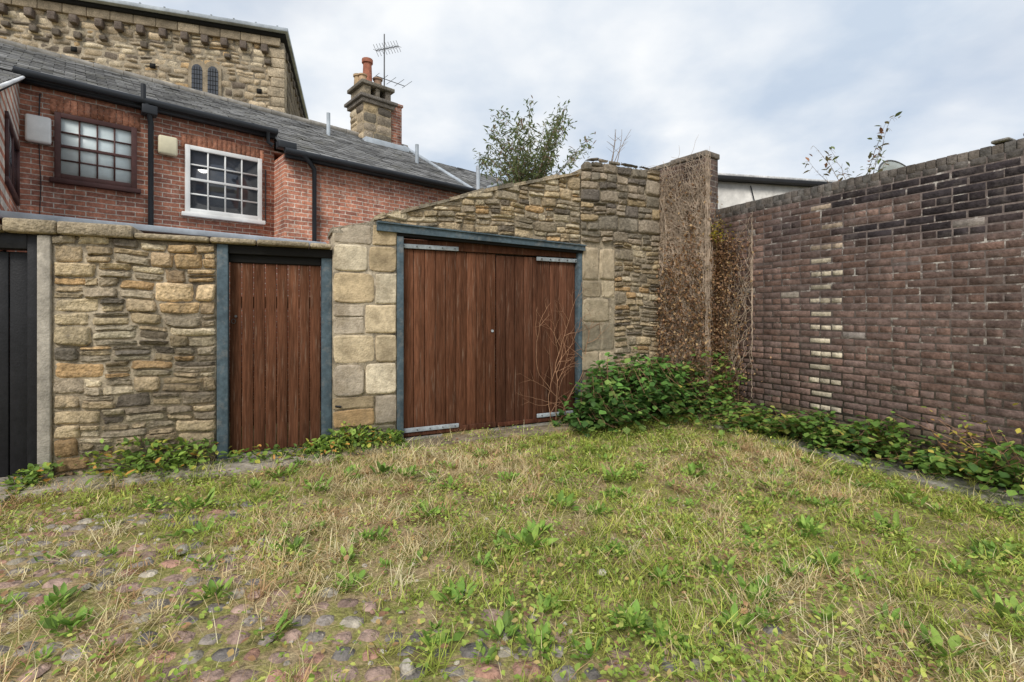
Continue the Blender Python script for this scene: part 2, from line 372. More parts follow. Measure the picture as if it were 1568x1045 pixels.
boxes('strap_hinges',gd,[(3.07,3.80,.015,.026,2.195,2.245),(4.86,5.50,.014,.025,2.13,2.18),(3.07,3.80,.004,.018,.085,.135),(4.86,5.50,.006,.018,.10,.15)],m_strap,.003)
L=[]
for (a,b_,z) in [(3.07,3.80,2.22),(4.86,5.5,2.155),(3.07,3.8,.11),(4.86,5.5,.125)]:
    for t in np.linspace(a+.07,b_-.05,5): L.append(([(t,.02,z),(t,-.006,z)],.008,.007))
curves('strap_bolts',gd,L,m_metal)
curves('lock_escutcheon',gd,[([(4.25,.05,1.23),(4.25,.038,1.23)],.018,.018)],m_strap)
boxes('sill',gd,[(3.06,5.55,-.12,.14,-.12,.022,(.1,.07,.05))],m_concrete,.01)
# dead climbing stems on the doors
dc=G('dead_climber')
lines=[]
def grow(p,ang,ln,r,depth,out,ys=-.04):
    pts=[p];n=max(4,int(ln/.05));a=ang
    for i in range(n):
        a+=random.uniform(-.22,.22)+ (0-a)*.03
        p=(p[0]+math.sin(a)*ln/n,p[1]+random.uniform(-.008,.008),p[2]+math.cos(a)*ln/n); pts.append(p)
        if depth>0 and i>0 and random.random()<.30:
            grow(p,a+random.choice([-1,1])*random.uniform(.4,1.0),ln*(1-i/n)*random.uniform(.35,.6)+.04,r*.6,depth-1,out,ys)
    out.append((pts,r,r*.3))
for u,a,l in [(5.12,-.12,1.9),(5.2,.05,1.7),(5.05,-.22,1.5),(5.28,.0,1.75)]:
    grow((u,-.03,.05),a,l,.006,2,lines)
curves('stems',dc,lines,m_redtwig,0)

# ------------------------------------------------------------ leaf templates
LEAF=np.array([(0,0,0),(-.5,.38,.06),(.5,.38,.06),(-.36,.72,.05),(.36,.72,.05),(0,.42,-.03),(0,1,-.04)])
LF=[[(0,5,1),(0,2,5)],[(1,5,6,3),(5,2,4,6)]]
def leaves(name,parent,P,size,cols,pitch=(-.5,.9),aspect=.75,mat=None,yaw=None):
    P=np.asarray(P);N=len(P)
    s=rng.uniform(size[0],size[1],N)
    return inst(name,LEAF,LF,P,rng.uniform(0,6.28,N) if yaw is None else yaw,rng.uniform(pitch[0],pitch[1],N),rng.uniform(-.5,.5,N),
        np.stack([s*aspect,s,s],-1),cols,mat or m_leaf,parent)
def pc(pal,N,lo=.75,hi=1.25):
    c=np.array([p[0] for p in pal]);w=np.array([p[1] for p in pal],float)
    return c[rng.choice(len(c),N,p=w/w.sum())]*rng.uniform(lo,hi,(N,1))

# ------------------------------------------------------------ BRICK BOUNDARY WALL (right)
RA=math.atan2(-.896,.443); RO=(2.885,6.65,0)
def RW(name): return empty(name,RO,RA)
rw=RW('brick_boundary_wall')
BR=np.array([(-.5,0.02,-.5),(.5,0.02,-.5),(.5,0.02,.5),(-.5,0.02,.5),(-.485,-.002,-.45),(.485,-.002,-.45),(.485,-.002,.45),(-.485,-.002,.45),(-.5,.001,-.5),(.5,.001,-.5),(.5,.001,.5),(-.5,.001,.5)])
BF=[[(4,5,6,7),(8,9,5,4),(9,10,6,5),(10,11,7,6),(11,8,4,7),(0,1,9,8),(1,2,10,9),(2,3,11,10),(3,0,8,11)]]
def bricklay(name,parent,u0,u1,z0,z1,colfn,mat,topz=None):
    P=[];Sx=[];C=[];r=0;z=z0
    while z<z1-.03:
        u=u0-(.1175 if r%2 else 0)-random.uniform(0,.02)
        if r%4==2: bw=.1175
        else: bw=.235
        while u<u1:
            a,b_=max(u,u0),min(u+bw,u1)
            if b_-a>.03:
                uc=(a+b_)/2; c=colfn(uc,z,r)
                P.append((uc+random.uniform(-.003,.003),random.uniform(-.002,.002),z+.0375+.007*math.sin(uc*1.7)+random.uniform(-.0015,.0015)))
                light=c[0]>.37 and colfn is rcol
                Sx.append((b_-a-.013,1,.05 if light else random.uniform(.061,.066))); C.append(c)
            u+=bw
        z+=.075;r+=1
    N=len(P)
    return inst(name,BR,BF,np.array(P),np.zeros(N),rng.normal(0,.005,N),np.zeros(N)+rng.normal(0,.004,N),np.array(Sx),np.array(C),mat,parent)
def lerp(a,b,t): return np.array(a)*(1-t)+np.array(b)*t
def rcol(u,z,r):
    base=np.array(random.choice([(.175,.118,.10),(.18,.12,.10),(.165,.115,.10),(.19,.12,.096)]))*random.uniform(.9,1.1)
    n=float(vnoise(u,z,1.6)); n2=float(vnoise(u+9,z+5,2.4))
    base=base*(.70+.5*n)
    # soot band under the coping, ragged lower edge
    edge=2.50-.42*np.clip((u-1.1)/.9,0,1)+.30*(n2-.5)
    w_=np.clip((z-edge)/.16,0,1)*np.clip((u-.9)/.3,0,1)
    w_=max(w_, np.clip(1.5-abs(u-.90)/.20,0,1)*np.clip(1.5-abs(z-2.32)/.22,0,1)*(.45+n2*.8))
    base=lerp(base,np.array((.036,.031,.034))*random.uniform(.7,1.5),min(1,w_)*.95)
    red=np.clip(1.6-abs(u-1.85)/.32,0,1)*np.clip(1.4-abs(z-2.45)/.09,0,1)
    red=max(red,np.clip(1.6-abs(u-.5)/.16,0,1)*np.clip(1.5-abs(z-2.2)/.14,0,1)*(.2+n2))
    base=lerp(base,np.array((.29,.19,.155))*random.uniform(.85,1.1),min(1,red)*.85)
    if z>2.72: base=np.array((.14,.125,.115))*random.uniform(.7,1.2)
    k=abs(u-1.40)
    if k<.16 and .25<z<2.0 and r%2==0 : base=np.array((.58,.50,.38))*random.uniform(.75,1.1)
    elif k<.13 and 2.0<=z<2.7 and r%3==0: base=np.array((.42,.33,.25))
    if u<1.2 and 1.60<z<1.70 and random.random()<.3: base=np.array((.36,.31,.26))*random.uniform(.7,1.0)
    elif random.random()<.006: base=np.array((.30,.26,.235))
    if z<.3: base=base*np.array((.75,.82,.7))
    return base
def pcol(u,z,r): return np.array(random.choice([(.15,.10,.08),(.13,.09,.075),(.165,.11,.088)]))*random.uniform(.85,1.12)*(.75 if z>3.2 else 1)
bricklay('bricks',rw,-.18,5.6,-.1,2.80,rcol,m_brickw)
boxes('core',rw,[(-.18,5.6,.0,.23,-.3,2.80)],m_mortar2)
L=[];u=-.18
while u<5.6:
    w=.078; L.append((u+.002,u+w-.002,-.002+random.uniform(-.002,.002),.233,2.802,2.893+.006*math.sin(u*2)+random.uniform(-.003,.003),tuple(np.array(random.choice([(.16,.14,.125),(.14,.13,.12),(.17,.145,.125)]))*random.uniform(.85,1.1)))); u+=w
boxes('brick_on_edge_coping',rw,L,m_brickw,.006)
boxes('coping_repair',rw,[(2.78,2.90,-.012,.24,2.902,2.93,(.24,.23,.21)),(2.98,3.16,-.01,.24,2.902,2.935,(.22,.21,.2))],m_stone,.012)

# taller ivy-clad wall end
PA=math.atan2(-.814,.581); PO=(2.14,7.3,0)
pp=empty('tall_brick_pier',PO,PA)
boxes('core',pp,[(-.3,.86,.0,.30,-.3,3.62)],m_darkbrick)
bricklay('bricks',pp,-.3,.86,-.1,3.60,pcol,m_brickw)
boxes('coping',pp,[(-.3,.3,-.015,.31,3.60,3.66,(.19,.17,.14)),(.305,.88,-.02,.32,3.60,3.675,(.21,.18,.15))],m_brickw,.01)

vn=empty('dead_ivy',PO,PA)
lines=[]
for i in range(400):
    u=random.uniform(.0,.92); z=random.choice([0,0,0,.6,1.2,1.8,2.2]); top=random.uniform(2.7,3.68); pts=[];a=random.uniform(-.1,.1);r=random.uniform(.0025,.009); y0=random.uniform(.01,.11)
    while z<top:
        pts.append((u,-.02-y0-random.uniform(0,.02),z)); a=a*.85+random.uniform(-.35,.35); st=.08; u=min(.95,max(-.05,u+math.sin(a)*st)); z+=math.cos(a)*st
    lines.append((pts,r,.0022))
    for k in range(7):
        j=random.randrange(len(pts)-1); p=pts[j]; q=[p];a=random.choice([-1,1])*random.uniform(.5,1.3)
        for t in range(random.randint(3,8)):
            a+=random.uniform(-.3,.3); p=(min(.98,p[0]+math.sin(a)*.05),p[1]-random.uniform(-.004,.008),p[2]+math.cos(a)*.045); q.append(p)
        lines.append((q,.0032,.0016))
curves('stems',vn,lines,m_vine,0)
N=13000
DL=[((.43,.26,.14),3),((.31,.18,.105),3),((.52,.36,.19),2),((.17,.11,.075),1.4)]
z=rng.uniform(.15,3.45,N); u=rng.uniform(-.02,1.0,N); keep=(vnoise(u*3,z*2,1.3)+.36*(1.4-np.abs(z-1.25))>.55)|(rng.random(N)<.18)
u=u[keep];z=z[keep];y=-rng.uniform(.03,.22,len(u))*np.interp(z,[0,1.2,3.3],[1,1.15,.6])
leaves('dry_leaves',vn,np.stack([u,y,z],-1),(.02,.05),pc(DL,len(u)),(-1.6,1.2))
# end face of the pier
lines=[]
for i in range(60):
    y=random.uniform(0,.28); z=random.uniform(0,2.2); pts=[]; a=0
    while z<random.uniform(2.2,3.6):
        pts.append((.89+random.uniform(0,.03),y,z)); a=a*.8+random.uniform(-.3,.3); y=min(.3,max(-.02,y+math.sin(a)*.07)); z+=.08
    if len(pts)>2: lines.append((pts,.005,.002))
curves('end_stems',vn,lines,m_vine,0)
N=1800
z=rng.uniform(.2,3.2,N)**1.0; leaves('end_leaves',vn,np.stack([.89+rng.uniform(0,.08,N),rng.uniform(-.02,.3,N),z*rng.uniform(.4,1,N)],-1),(.02,.045),pc(DL,N),(-1.6,1.2))
vr=RW('dead_ivy')
lines=[]
for i in range(90):
    u=random.uniform(-.1,.2); z=random.uniform(.1,1.4); pts=[];a=.2;top=random.uniform(1.5,2.8)
    while z<top:
        pts.append((u,-.02-random.uniform(0,.04),z)); a=a*.85+random.uniform(-.4,.42); u+=math.sin(a)*.06; z+=math.cos(a)*.06; u=max(-.12,min(u,.5))
    lines.append((pts,.0045,.0015))
curves('stems',vr,lines,m_vine,0)
N=4800
z=rng.uniform(.2,2.5,N); u=np.abs(rng.normal(-.10,.21,N))-.1; y=-rng.uniform(.01,.14,N)
leaves('dry_leaves',vr,np.stack([u,y,z],-1),(.018,.045),pc(DL,N),(-1.6,1.2))
P=np.array([(.0,-.12,2.55)])+rng.normal(0,.08,(200,3))
leaves('yellow_leaves',vr,P,(.02,.045),pc([((.65,.54,.08),3),((.34,.38,.06),1)],200))

# ------------------------------------------------------------ BRICK HOUSE
HA=math.atan2(.672,.741); HO=(-6.94,6.81,0)
def H(name): return empty(name,HO,HA)
hs=H('brick_terrace_house')
boxes('main_wall',hs,[(-5,3.352,0,5,-.3,4.78),(3.352,7.39,-.6,5,-.3,4.30)],m_redbrick)
prism('gable_end',hs,[(-5,4.78),(7.38,4.3),(7.38,4.35),(-5,4.8)],.0,5,m_redbrick)
def roofplane(name,u0,u1,y0,z0,y1,z1,parent=None,rows=.19,wd=.26,col=(.20,.198,.195),mat=None):
    sl=math.hypot(y1-y0,z1-z0); th=math.atan2(z1-z0,y1-y0)
    P=[];Sx=[];n=int(sl/rows)+1
    for i in range(n):
        u=u0-(wd/2 if i%2 else 0)
        while u<u1:
            a,b_=max(u,u0),min(u+wd,u1)
            if b_-a>.03:
                s=i*rows; e=min(s+rows+.05,sl+.02)
                P.append(((a+b_)/2,y0+math.cos(th)*s,z0+math.sin(th)*s+.012)); Sx.append((b_-a-.008,e-s,1))
            u+=wd
    T=np.array([(-.5,0,.018),(.5,0,.018),(.5,1,-.004),(-.5,1,-.004),(-.5,0,0),(.5,0,0)])
    N=len(P); cc=np.array(col)[None]*rng.uniform(.6,1.4,(N,1))
    inst(name,T,[[(0,1,2,3),(4,5,1,0)]],np.array(P)+np.stack([np.zeros(N),rng.normal(0,.007,N),np.zeros(N)],-1),np.zeros(N),np.full(N,th)+rng.normal(0,.010,N),np.zeros(N),np.array(Sx),cc,mat or m_slate,parent or hs)
    V=[(u0,y0,z0),(u1,y0,z0),(u1,y1,z1),(u0,y1,z1),(u0,y0,z0-.06),(u1,y0,z0-.06),(u1,y1,z1-.06),(u0,y1,z1-.06)]
    mesh_np(name+'_deck',V,[np.array([(0,1,2,3),(7,6,5,4),(0,4,5,1),(1,5,6,2),(2,6,7,3),(3,7,4,0)])],None,m_black,parent or hs)
roofplane('roof_front_upper',-5,3.36,-.14,4.78,2.5,6.14)
roofplane('roof_front_lower',3.36,7.45,-.74,4.30,2.5,6.12)
roofplane('roof_back',-5,7.45,5.1,4.7,2.5,6.14)
curves('ridge_tiles',hs,[([(u,2.5,6.15),(u+.44,2.5,6.15)],.09,.085) for u in np.arange(-5,7.3,.45)],M('ridge',(.27,.25,.22),.3,10),2)
me=bpy.data.meshes.new('gable'); me.from_pydata([(7.38,-.58,4.28),(7.38,5,4.28),(7.38,2.5,6.08)],[],[(0,1,2)]); me.materials.append(m_redbrick); link(bpy.data.objects.new('gable',me),hs)
curves('verge_flashing',hs,[([(7.46,-.74,4.34),(7.46,2.5,6.18)],.045,.045)],m_lead)
curves('gutters',hs,[([(-.05,-.17,4.80),(3.36,-.17,4.80)],.055,.055),([(3.30,-.79,4.30),(7.5,-.79,4.30)],.055,.055)],m_plastic,2)
boxes('fascia',hs,[(.01,3.34,-.12,-.003,4.70,4.78),(3.36,7.4,-.72,-.603,4.22,4.30)],m_plastic)
curves('downpipes',hs,[([(1.42,-.17,4.78),(1.45,-.16,4.62),(1.485,-.07,4.5),(1.485,-.07,.0)],.04,.04),
   ([(3.62,-.79,4.28),(3.72,-.75,4.2),(3.85,-.67,4.1),(3.85,-.67,.0)],.04,.04),([(3.2,-.17,4.78),(3.22,-.1,4.6),(3.3,-.1,4.56)],.035,.035),
   ([(1.38,-.19,4.8),(1.38,-.19,5.05)],.035,.035)],m_plastic,2)
boxes('hopper',hs,[(1.36,1.56,-.22,-.04,4.60,4.74),(3.2,3.5,-.8,-.62,4.34,4.46)],m_plastic,.01)
def sash(prefix,u0,u1,z0,z1,cols,rows,fm,gm,bar=.022,fr=.055,bm=None):
    y=-.05
    boxes(prefix+'_frame',hs,[(u0,u0+fr,y-.01,.02,z0,z1),(u1-fr,u1,y-.01,.02,z0,z1),(u0+fr,u1-fr,y-.01,.02,z1-fr,z1),(u0+fr,u1-fr,y-.01,.02,z0,z0+fr),
      (u0+fr,u1-fr,y-.005,.01,(z0+z1)/2-.02,(z0+z1)/2+.02)],fm,.004)
    L=[]
    for i in range(1,cols):
        u=u0+fr+(u1-u0-2*fr)*i/cols; L.append((u-bar/2,u+bar/2,y+.005,y+.045,z0+fr,z1-fr))
    for j in range(1,rows):
        z=z0+fr+(z1-z0-2*fr)*j/rows
        if abs(z-(z0+z1)/2)>.03: L.append((u0+fr,u1-fr,y+.007,y+.043,z-bar/2,z+bar/2))
    boxes(prefix+'_bars',hs,L,bm or fm)
    boxes(prefix+'_glass',hs,[(u0+.02,u1-.02,y+.028,y+.033,z0+.02,z1-.02)],gm)
def reveal(prefix,u0,u1,z0,z1,sill):
    boxes(prefix+'_sill',hs,[(u0-.05,u1+.05,-.09,.02,z0-.07,z0-.003)],sill,.006)
    L=[];n=int((u1-u0+.1)/.075)
    for i in range(n):
        u=u0-.05+(u1-u0+.1)*i/n; zz=z1+.004+.05*(1-((i+.5)/n*2-1)**2)
        L.append((u+.004,u+(u1-u0+.1)/n-.004,-.008,.02,zz-.02,zz+.2,tuple(np.array((.44,.20,.125))*random.uniform(.6,1.2))))
    boxes(prefix+'_arch',hs,L,m_brickw)
sash('sash_window_dark',.36,1.31,3.42,4.38,4,4,m_maroon,m_blind,bm=m_maroon,fr=.07,bar=.02)
reveal('sash_window_dark',.36,1.31,3.42,4.36,m_maroon)
sash('sash_window_white',1.95,3.13,3.15,4.28,4,4,m_white,m_glass,fr=.07)
reveal('sash_window_white',1.95,3.13,3.15,4.24,m_white)
boxes('alarm_box',hs,[(.06,.33,-.12,-.003,3.88,4.26)],m_white,.03)
boxes('cream_alarm_box',hs,[(1.58,1.84,-.12,-.003,4.04,4.34)],m_cream,.03)  # second alarm box, cream; not a lamp
curves('wires',hs,[([(.2,-.02,4.26),(.21,-.02,4.6)],.008,.008),([(3.2,-.02,4.1),(3.2,-.02,3.1)],.01,.01),([(.2,-.02,3.88),(.22,-.02,3.3),(.2,-.02,2.6)],.006,.006)],m_plastic)
# wing at left with lean-to roof
V=[(-3,-3,-.3),(0,-3,-.3),(0,0,-.3),(-3,0,-.3),(-3,-3,3.55),(0,-3,3.55),(0,-.02,4.70),(-3,-.02,4.70)]
mesh_np('wing_walls',V,[np.array([(0,1,5,4),(1,2,6,5),(3,0,4,7),(4,5,6,7)])],None,m_redbrick,hs)
roofplane('wing_roof',-3,.04,-3.15,3.56,-.1,4.76)
curves('wing_verge',hs,[([(.05,-3.15,3.56),(.05,-.12,4.75)],.02,.02)],m_white)
boxes('wing_window_frame',hs,[(-.01,.03,-1.95,-.4,2.9,2.98),(-.01,.03,-1.95,-.4,3.62,3.70),(-.01,.03,-.48,-.4,2.98,3.62),(-.01,.03,-1.95,-1.87,2.98,3.62),(-.01,.02,-1.2,-1.15,2.98,3.62)],m_maroon)
boxes('wing_window_glass',hs,[(.002,.008,-1.9,-.42,2.94,3.66)],m_glass)
# outhouse
oh=H('outhouse')
boxes('walls',oh,[(.05,3.3,-2.45,-.01,-.3,2.42)],m_redbrick)
boxes('lead_roof',oh,[(.0,3.35,-2.55,-.01,2.424,2.50)],m_lead,.01)
# chimney
boxes('chimney_stack',hs,[(6.15,6.95,2.2,3.0,5.4,6.95,(.44,.35,.23)),(6.08,7.02,2.13,3.07,6.95,7.05,(.22,.19,.16)),(6.02,7.08,2.07,3.13,7.055,7.14,(.18,.16,.14)),
   (6.16,6.36,2.2,3.0,7.143,7.42,(.3,.25,.18)),(6.5,6.62,2.2,3.0,7.143,7.42,(.22,.19,.15)),(6.78,6.94,2.2,3.0,7.143,7.42,(.2,.17,.14)),
   (6.08,7.02,2.13,3.07,7.424,7.52,(.19,.17,.14)),(6.2,6.9,2.25,2.95,7.523,7.58,(.26,.23,.19))],m_stone,.015)
stones('chimney_stones',hs,courses(6.15,6.95,5.5,6.94,(.18,.3),(.25,.45)),2.19,m_stone,DARKPAL,depth=.03,g=(5,4))  # darker palette puts the front face's shade into the stone colour
stones('chimney_side_stones',hs,courses(2.2,3.0,5.5,6.94,(.18,.3),(.25,.45)),6.14,m_stone,CHPAL,depth=.03,g=(5,4),axis=1)  # lighter palette paints this side of the stack as lit
boxes('chimney_brick',hs,[(6.96,7.32,2.3,2.9,5.2,7.15),(6.93,7.35,2.27,2.93,7.153,7.22)],m_redbrick)
def pot(u,y,z,h,r,c):
    curves('chimney_pot',hs,[([(u,y,z),(u,y,z+h*.85)],r,r*.85),([(u,y,z+h*.86),(u,y,z+h)],r*1.12,r*1.12)],M('pot',c,.3,10),4)
pot(6.45,2.6,7.58,.72,.13,(.36,.14,.09)); pot(6.75,2.6,7.58,.3,.12,(.3,.2,.14)); pot(6.25,2.75,7.52,.35,.11,(.48,.34,.2)); pot(6.22,2.4,7.52,.22,.11,(.45,.31,.19))
curves('vent_pipes',hs,[([(5.0,1.6,5.5),(5.0,1.6,6.15)],.045,.045),([(6.9,.8,5.0),(6.9,.8,5.65)],.045,.045),([(8.2,.0,4.0),(8.2,.0,5.2)],.05,.05)],m_lead,2)
boxes('chimney_flashing',hs,[(6.1,7.36,1.95,2.19,5.75,5.98)],m_lead,.02)
# tv aerial
ta=H('tv_aerial')
L=[([(7.0,2.7,7.0),(7.0,2.7,9.25)],.022,.018),([(6.75,2.7,8.7),(7.55,2.9,9.2)],.012,.012),([(6.7,2.6,7.95),(7.7,2.8,8.05)],.01,.01)]
for i in range(9):
    t=i/8; c=(6.75+.8*t,2.7+.2*t,8.7+.5*t); L.append(([(c[0],c[1]-.16,c[2]-.1),(c[0],c[1]+.16,c[2]+.1)],.006,.006)); L.append(([(c[0]-.08,c[1],c[2]+.14),(c[0]+.08,c[1],c[2]-.14)],.006,.006))
for i in range(5):
    t=i/4; L.append(([(6.7+t,2.4,7.95+.1*t),(6.7+t,2.95,7.95+.1*t)],.006,.006))
curves('aerial',ta,L,m_metal,1)
# farther terrace roof
h2=H('brick_terrace_house')
boxes('walls',h2,[(7.6,12.2,1.2,6,-.3,4.55)],m_redbrick)
roofplane('roof',7.55,12.2,1.05,4.55,3.65,6.35,h2); roofplane('roof_back',7.55,12.2,6.2,4.55,3.65,6.35,h2)
curves('verge',h2,[([(12.2,1.05,4.58),(12.2,3.65,6.4)],.05,.05)],m_lead)
boxes('dormer',h2,[(10.6,11.7,1.3,3.0,4.9,5.5)],m_white,.02)
boxes('dormer_roof',h2,[(10.5,11.8,1.2,3.3,5.503,5.58)],m_lead,.01)

# ------------------------------------------------------------ CHURCH
CA=math.atan2(.310,.951); CO=(-8.49,18,0)
ch=empty('stone_church',CO,CA)
ex=[(-3.02,-2.08,9.0,10.35)]
stones('masonry',ch,courses(-17,-.45,5.5,11.55,(.15,.30),(.20,.62),gap=.025,excl=ex),0,m_stone,CHPAL,depth=.05,g=(5,4),jit=.03,wob=.02)
boxes('core',ch,[(-17,0,.0,9,-.3,11.5)],m_mortar)
boxes('quoins',ch,[(-.55 if i%2 else -.42,.03,-.05,.5,5.5+i*.36,5.5+i*.36+.345,tuple(np.array((.50,.41,.29))*random.uniform(.7,1.1))) for i in range(16)],m_stone,.02)
boxes('side_stones',ch,[(-.02,.03,.5+j*.7+(.3 if i%2 else 0),.5+j*.7+.66+(.3 if i%2 else 0),5.5+i*.36,5.5+i*.36+.33,tuple(np.array((.2,.165,.12))*random.uniform(.6,1.2))) for i in range(16) for j in range(11)],m_stone,.02)
L=[]
for i,u in enumerate(np.arange(-16.9,-.2,.62)):
    u+=random.uniform(-.05,.05)
    L.append((u,u+.22,-.24,-.02,10.98,11.25,(.15,.12,.10)))
    if i%2==0 or random.random()<.3: L.append((u+.1,u+.30,-.18,-.02,10.55+random.uniform(-.05,.05),10.74,(.15,.125,.10)))
boxes('corbels',ch,L,m_stone,.03)
boxes('side_corbels',ch,[(.0,.1,y,y+.3,10.98,11.27,(.12,.10,.08)) for y in np.arange(.2,8.5,.75)],m_stone,.03)
boxes('wall_plate_course',ch,[(u,u+.64,-.14,-.02,11.30,11.60,tuple(np.array((.42,.34,.24))*random.uniform(.6,1.1))) for u in np.arange(-17,-.6,.65)],m_stone,.02)
boxes('lead_roof',ch,[(-17.2,.18,-.40,9.25,11.74,11.88)],m_lead,.02)
boxes('eaves_shade_fill',ch,[(-17.1,.08,-.22,9.1,11.60,11.74)],m_dark)  # solid near-black filler stands for shade under the lead edge
L=[(u,u+.05,-.39,9.2,11.883,11.92) for u in np.arange(-17,.1,.7)]
boxes('lead_rolls',ch,L,m_lead)
boxes('putlog_hole_shade',ch,[(u,u+.16,-.075,-.02,z,z+.16,(0,0,0)) for u,z in [(-.9,9.5),(-4.2,9.9),(-5.3,9.2),(-6.4,10.1),(-1.6,8.6),(-8.1,9.9),(-7.4,9.0)]],m_dark)  # near-black blocks stand for the shade inside putlog holes
def lancet(u0,u1,z0,z1):
    n=8; r=(u1-u0)/2; c=(u0+u1)/2
    return [(u0,z0),(u1,z0)]+[(c+r*math.cos(t),z1-r+r*1.25*math.sin(t)) for t in np.linspace(0,math.pi,n)]
prism('window_surround',ch,lancet(-3.05,-2.5,8.98,10.36),-.08,.0,m_ashlar,(.34,.28,.20)); prism('window_surround_b',ch,lancet(-2.58,-2.03,8.98,10.36),-.075,.0,m_ashlar,(.34,.28,.20))
prism('lancet_glass',ch,lancet(-2.95,-2.62,9.08,10.2),-.09,-.02,m_glass); prism('lancet_glass_b',ch,lancet(-2.46,-2.13,9.08,10.2),-.088,-.02,m_glass)
L=[]
for u0 in (-2.95,-2.46):
    for i in range(1,4): L.append(([(u0+.33*i/4,-.095,9.1),(u0+.33*i/4,-.095,10.15)],.008,.008))
    for i in range(1,7): L.append(([(u0,-.095,9.08+i*.16),(u0+.33,-.095,9.08+i*.16)],.008,.008))
curves('window_leading',ch,L,m_dark,0)

# ------------------------------------------------------------ right background building
rb=empty('rendered_outbuilding',(3.6,8.94,0),math.atan2(.54,2.6))
boxes('walls',rb,[(0,4.2,0,4,-.3,3.90)],m_render)
boxes('roof_edge',rb,[(-.1,4.3,-.14,4.1,3.903,3.98)],m_black,.01)
boxes('roof_felt',rb,[(-.05,4.25,-.1,4.05,3.983,4.03)],m_slate)
curves('cable',rb,[([(.9,-.03,3.85),(1.0,-.03,3.5),(1.4,-.03,3.2),(2.0,-.03,3.0)],.01,.01)],m_plastic)
sd=empty('satellite_dish',(6.95,8.6,3.72),0)
V=[];n=28;rings=6
V.append((0,.14,0))
for j in range(1,rings+1):
    for i in range(n): 
        r=.52*j/rings;a=2*math.pi*i/n; V.append((r*math.cos(a)*1.0,.14-.14*(j/rings)**2,r*math.sin(a)*1.0))
F3=np.array([(0,1+i,1+(i+1)%n) for i in range(n)]); F4=np.array([(1+(j-1)*n+i,1+j*n+i,1+j*n+(i+1)%n,1+(j-1)*n+(i+1)%n) for j in range(1,rings) for i in range(n)])
d=mesh_np('dish',V,[F3,F4],None,M('dish_grey',(.36,.39,.38),.1,8,rough=.6,bump=0),sd,True); d.rotation_euler=(-.35,0,.3)
md=d.modifiers.new('s','SOLIDIFY'); md.thickness=.015
rim=[(.53*math.cos(a),0,.53*math.sin(a)) for a in np.linspace(0,2*math.pi,40)]
rr_=curves('rim',sd,[(rim,.014,.014)],m_metal,1); rr_.rotation_euler=(-.35,0,.3)
curves('mast',sd,[([(0,.2,-3.72),(0,.2,0)],.03,.03),([(0,.15,0),(0,-.45,.1)],.012,.012)],m_metal,2)

# ------------------------------------------------------------ trees / shrubs
def shrub(name,base,h,spread,nst,leafn,ls,pal,trunk=.0,mat=m_twig,r=.018,asp=.28,crownstart=.35,jit=.04):
    e=empty(name,base); L=[];tips=[]
    if trunk: L.append(([(0,0,0),(.05,0,trunk*.5),(0,0,trunk)],r*3,r*2))
    for i in range(nst):
        az=i*2.4+random.uniform(-.4,.4); lean=random.uniform(.15,1)*spread/(h-trunk); p=np.array([0,0,trunk]); pts=[tuple(p)];n=12
        hh=(h-trunk)*random.uniform(.65,1.0)*(1+.25*lean)
        for k in range(n):
            f=k/n; dr=np.array([math.cos(az)*lean*(.8+f*.9),math.sin(az)*lean*(.8+f*.9),1-.3*f*lean]); dr/=np.linalg.norm(dr)
            az+=random.uniform(-.2,.2); p=p+dr*hh/n+rng.normal(0,.01,3); pts.append(tuple(p))
            if f>crownstart:
                for q_ in range(2):
                    bd=dr+rng.normal(0,.6,3); bd/=np.linalg.norm(bd); q=p.copy(); bl=[tuple(q)]; ln=random.uniform(.15,.42)*(1.25-f)*(h-trunk)*.45
                    for s in range(4): q=q+bd*ln/4+np.array([0,0,-.01*s]); bl.append(tuple(q)); tips.append(q.copy())
                    L.append((bl,r*.3,r*.12))
            if f>crownstart-.1: tips.append(p.copy())
        L.append((pts,r,r*.2))
    curves('branches',e,L,mat,1)
    tips=np.array(tips); P=tips[rng.choice(len(tips),leafn)]+rng.normal(0,jit,(leafn,3))
    leaves('foliage',e,P,ls,pc(pal,leafn),(-1.2,.8),asp)
    return e
shrub('buddleia_tree',(.3,9.6,0),5.45,1.6,28,5200,(.06,.14),[((.22,.27,.11),3),((.15,.20,.085),3),((.33,.35,.18),2),((.36,.26,.19),.8)],trunk=3.3,r=.012,crownstart=.15,jit=.055)
shrub('self_seeded_sapling',(4.75,6.6,0),3.95,.75,8,130,(.06,.11),[((.20,.17,.08),2),((.16,.20,.07),2),((.30,.15,.08),1)],trunk=2.6,r=.007,asp=.45,crownstart=.4)
e=empty('bare_twig_plant',(1.45,6.95,3.5)); L=[]
for i in range(4):
    x,a=random.uniform(-.12,.12),random.uniform(-.45,.45); pts=[(x,0,0)]
    for k in range(7): x+=math.sin(a)*.09; pts.append((x,0,(k+1)*.085)); a+=random.uniform(-.2,.2)
    L.append((pts,.006,.002))
    for k in (3,4,5): L.append(([pts[k],(pts[k][0]+random.choice([-1,1])*.1,0.02,pts[k][2]+.09)],.003,.001))
curves('stems',e,L,m_twig,0)
# weeds on the wall tops
wt=G('wall_top_weeds')
P=[(random.uniform(5.6,6.7),random.uniform(0,.3),3.56) for i in range(60)]+[(random.uniform(3,5.4),random.uniform(0,.3),0) for i in range(40)]
P=np.array([(a,b_,c if c else float(gtop(a))+.02) for a,b_,c in P])
leaves('weeds',wt,P,(.02,.05),pc([((.16,.17,.06),1),((.25,.2,.1),1)],len(P)),(.2,1.3),.3)

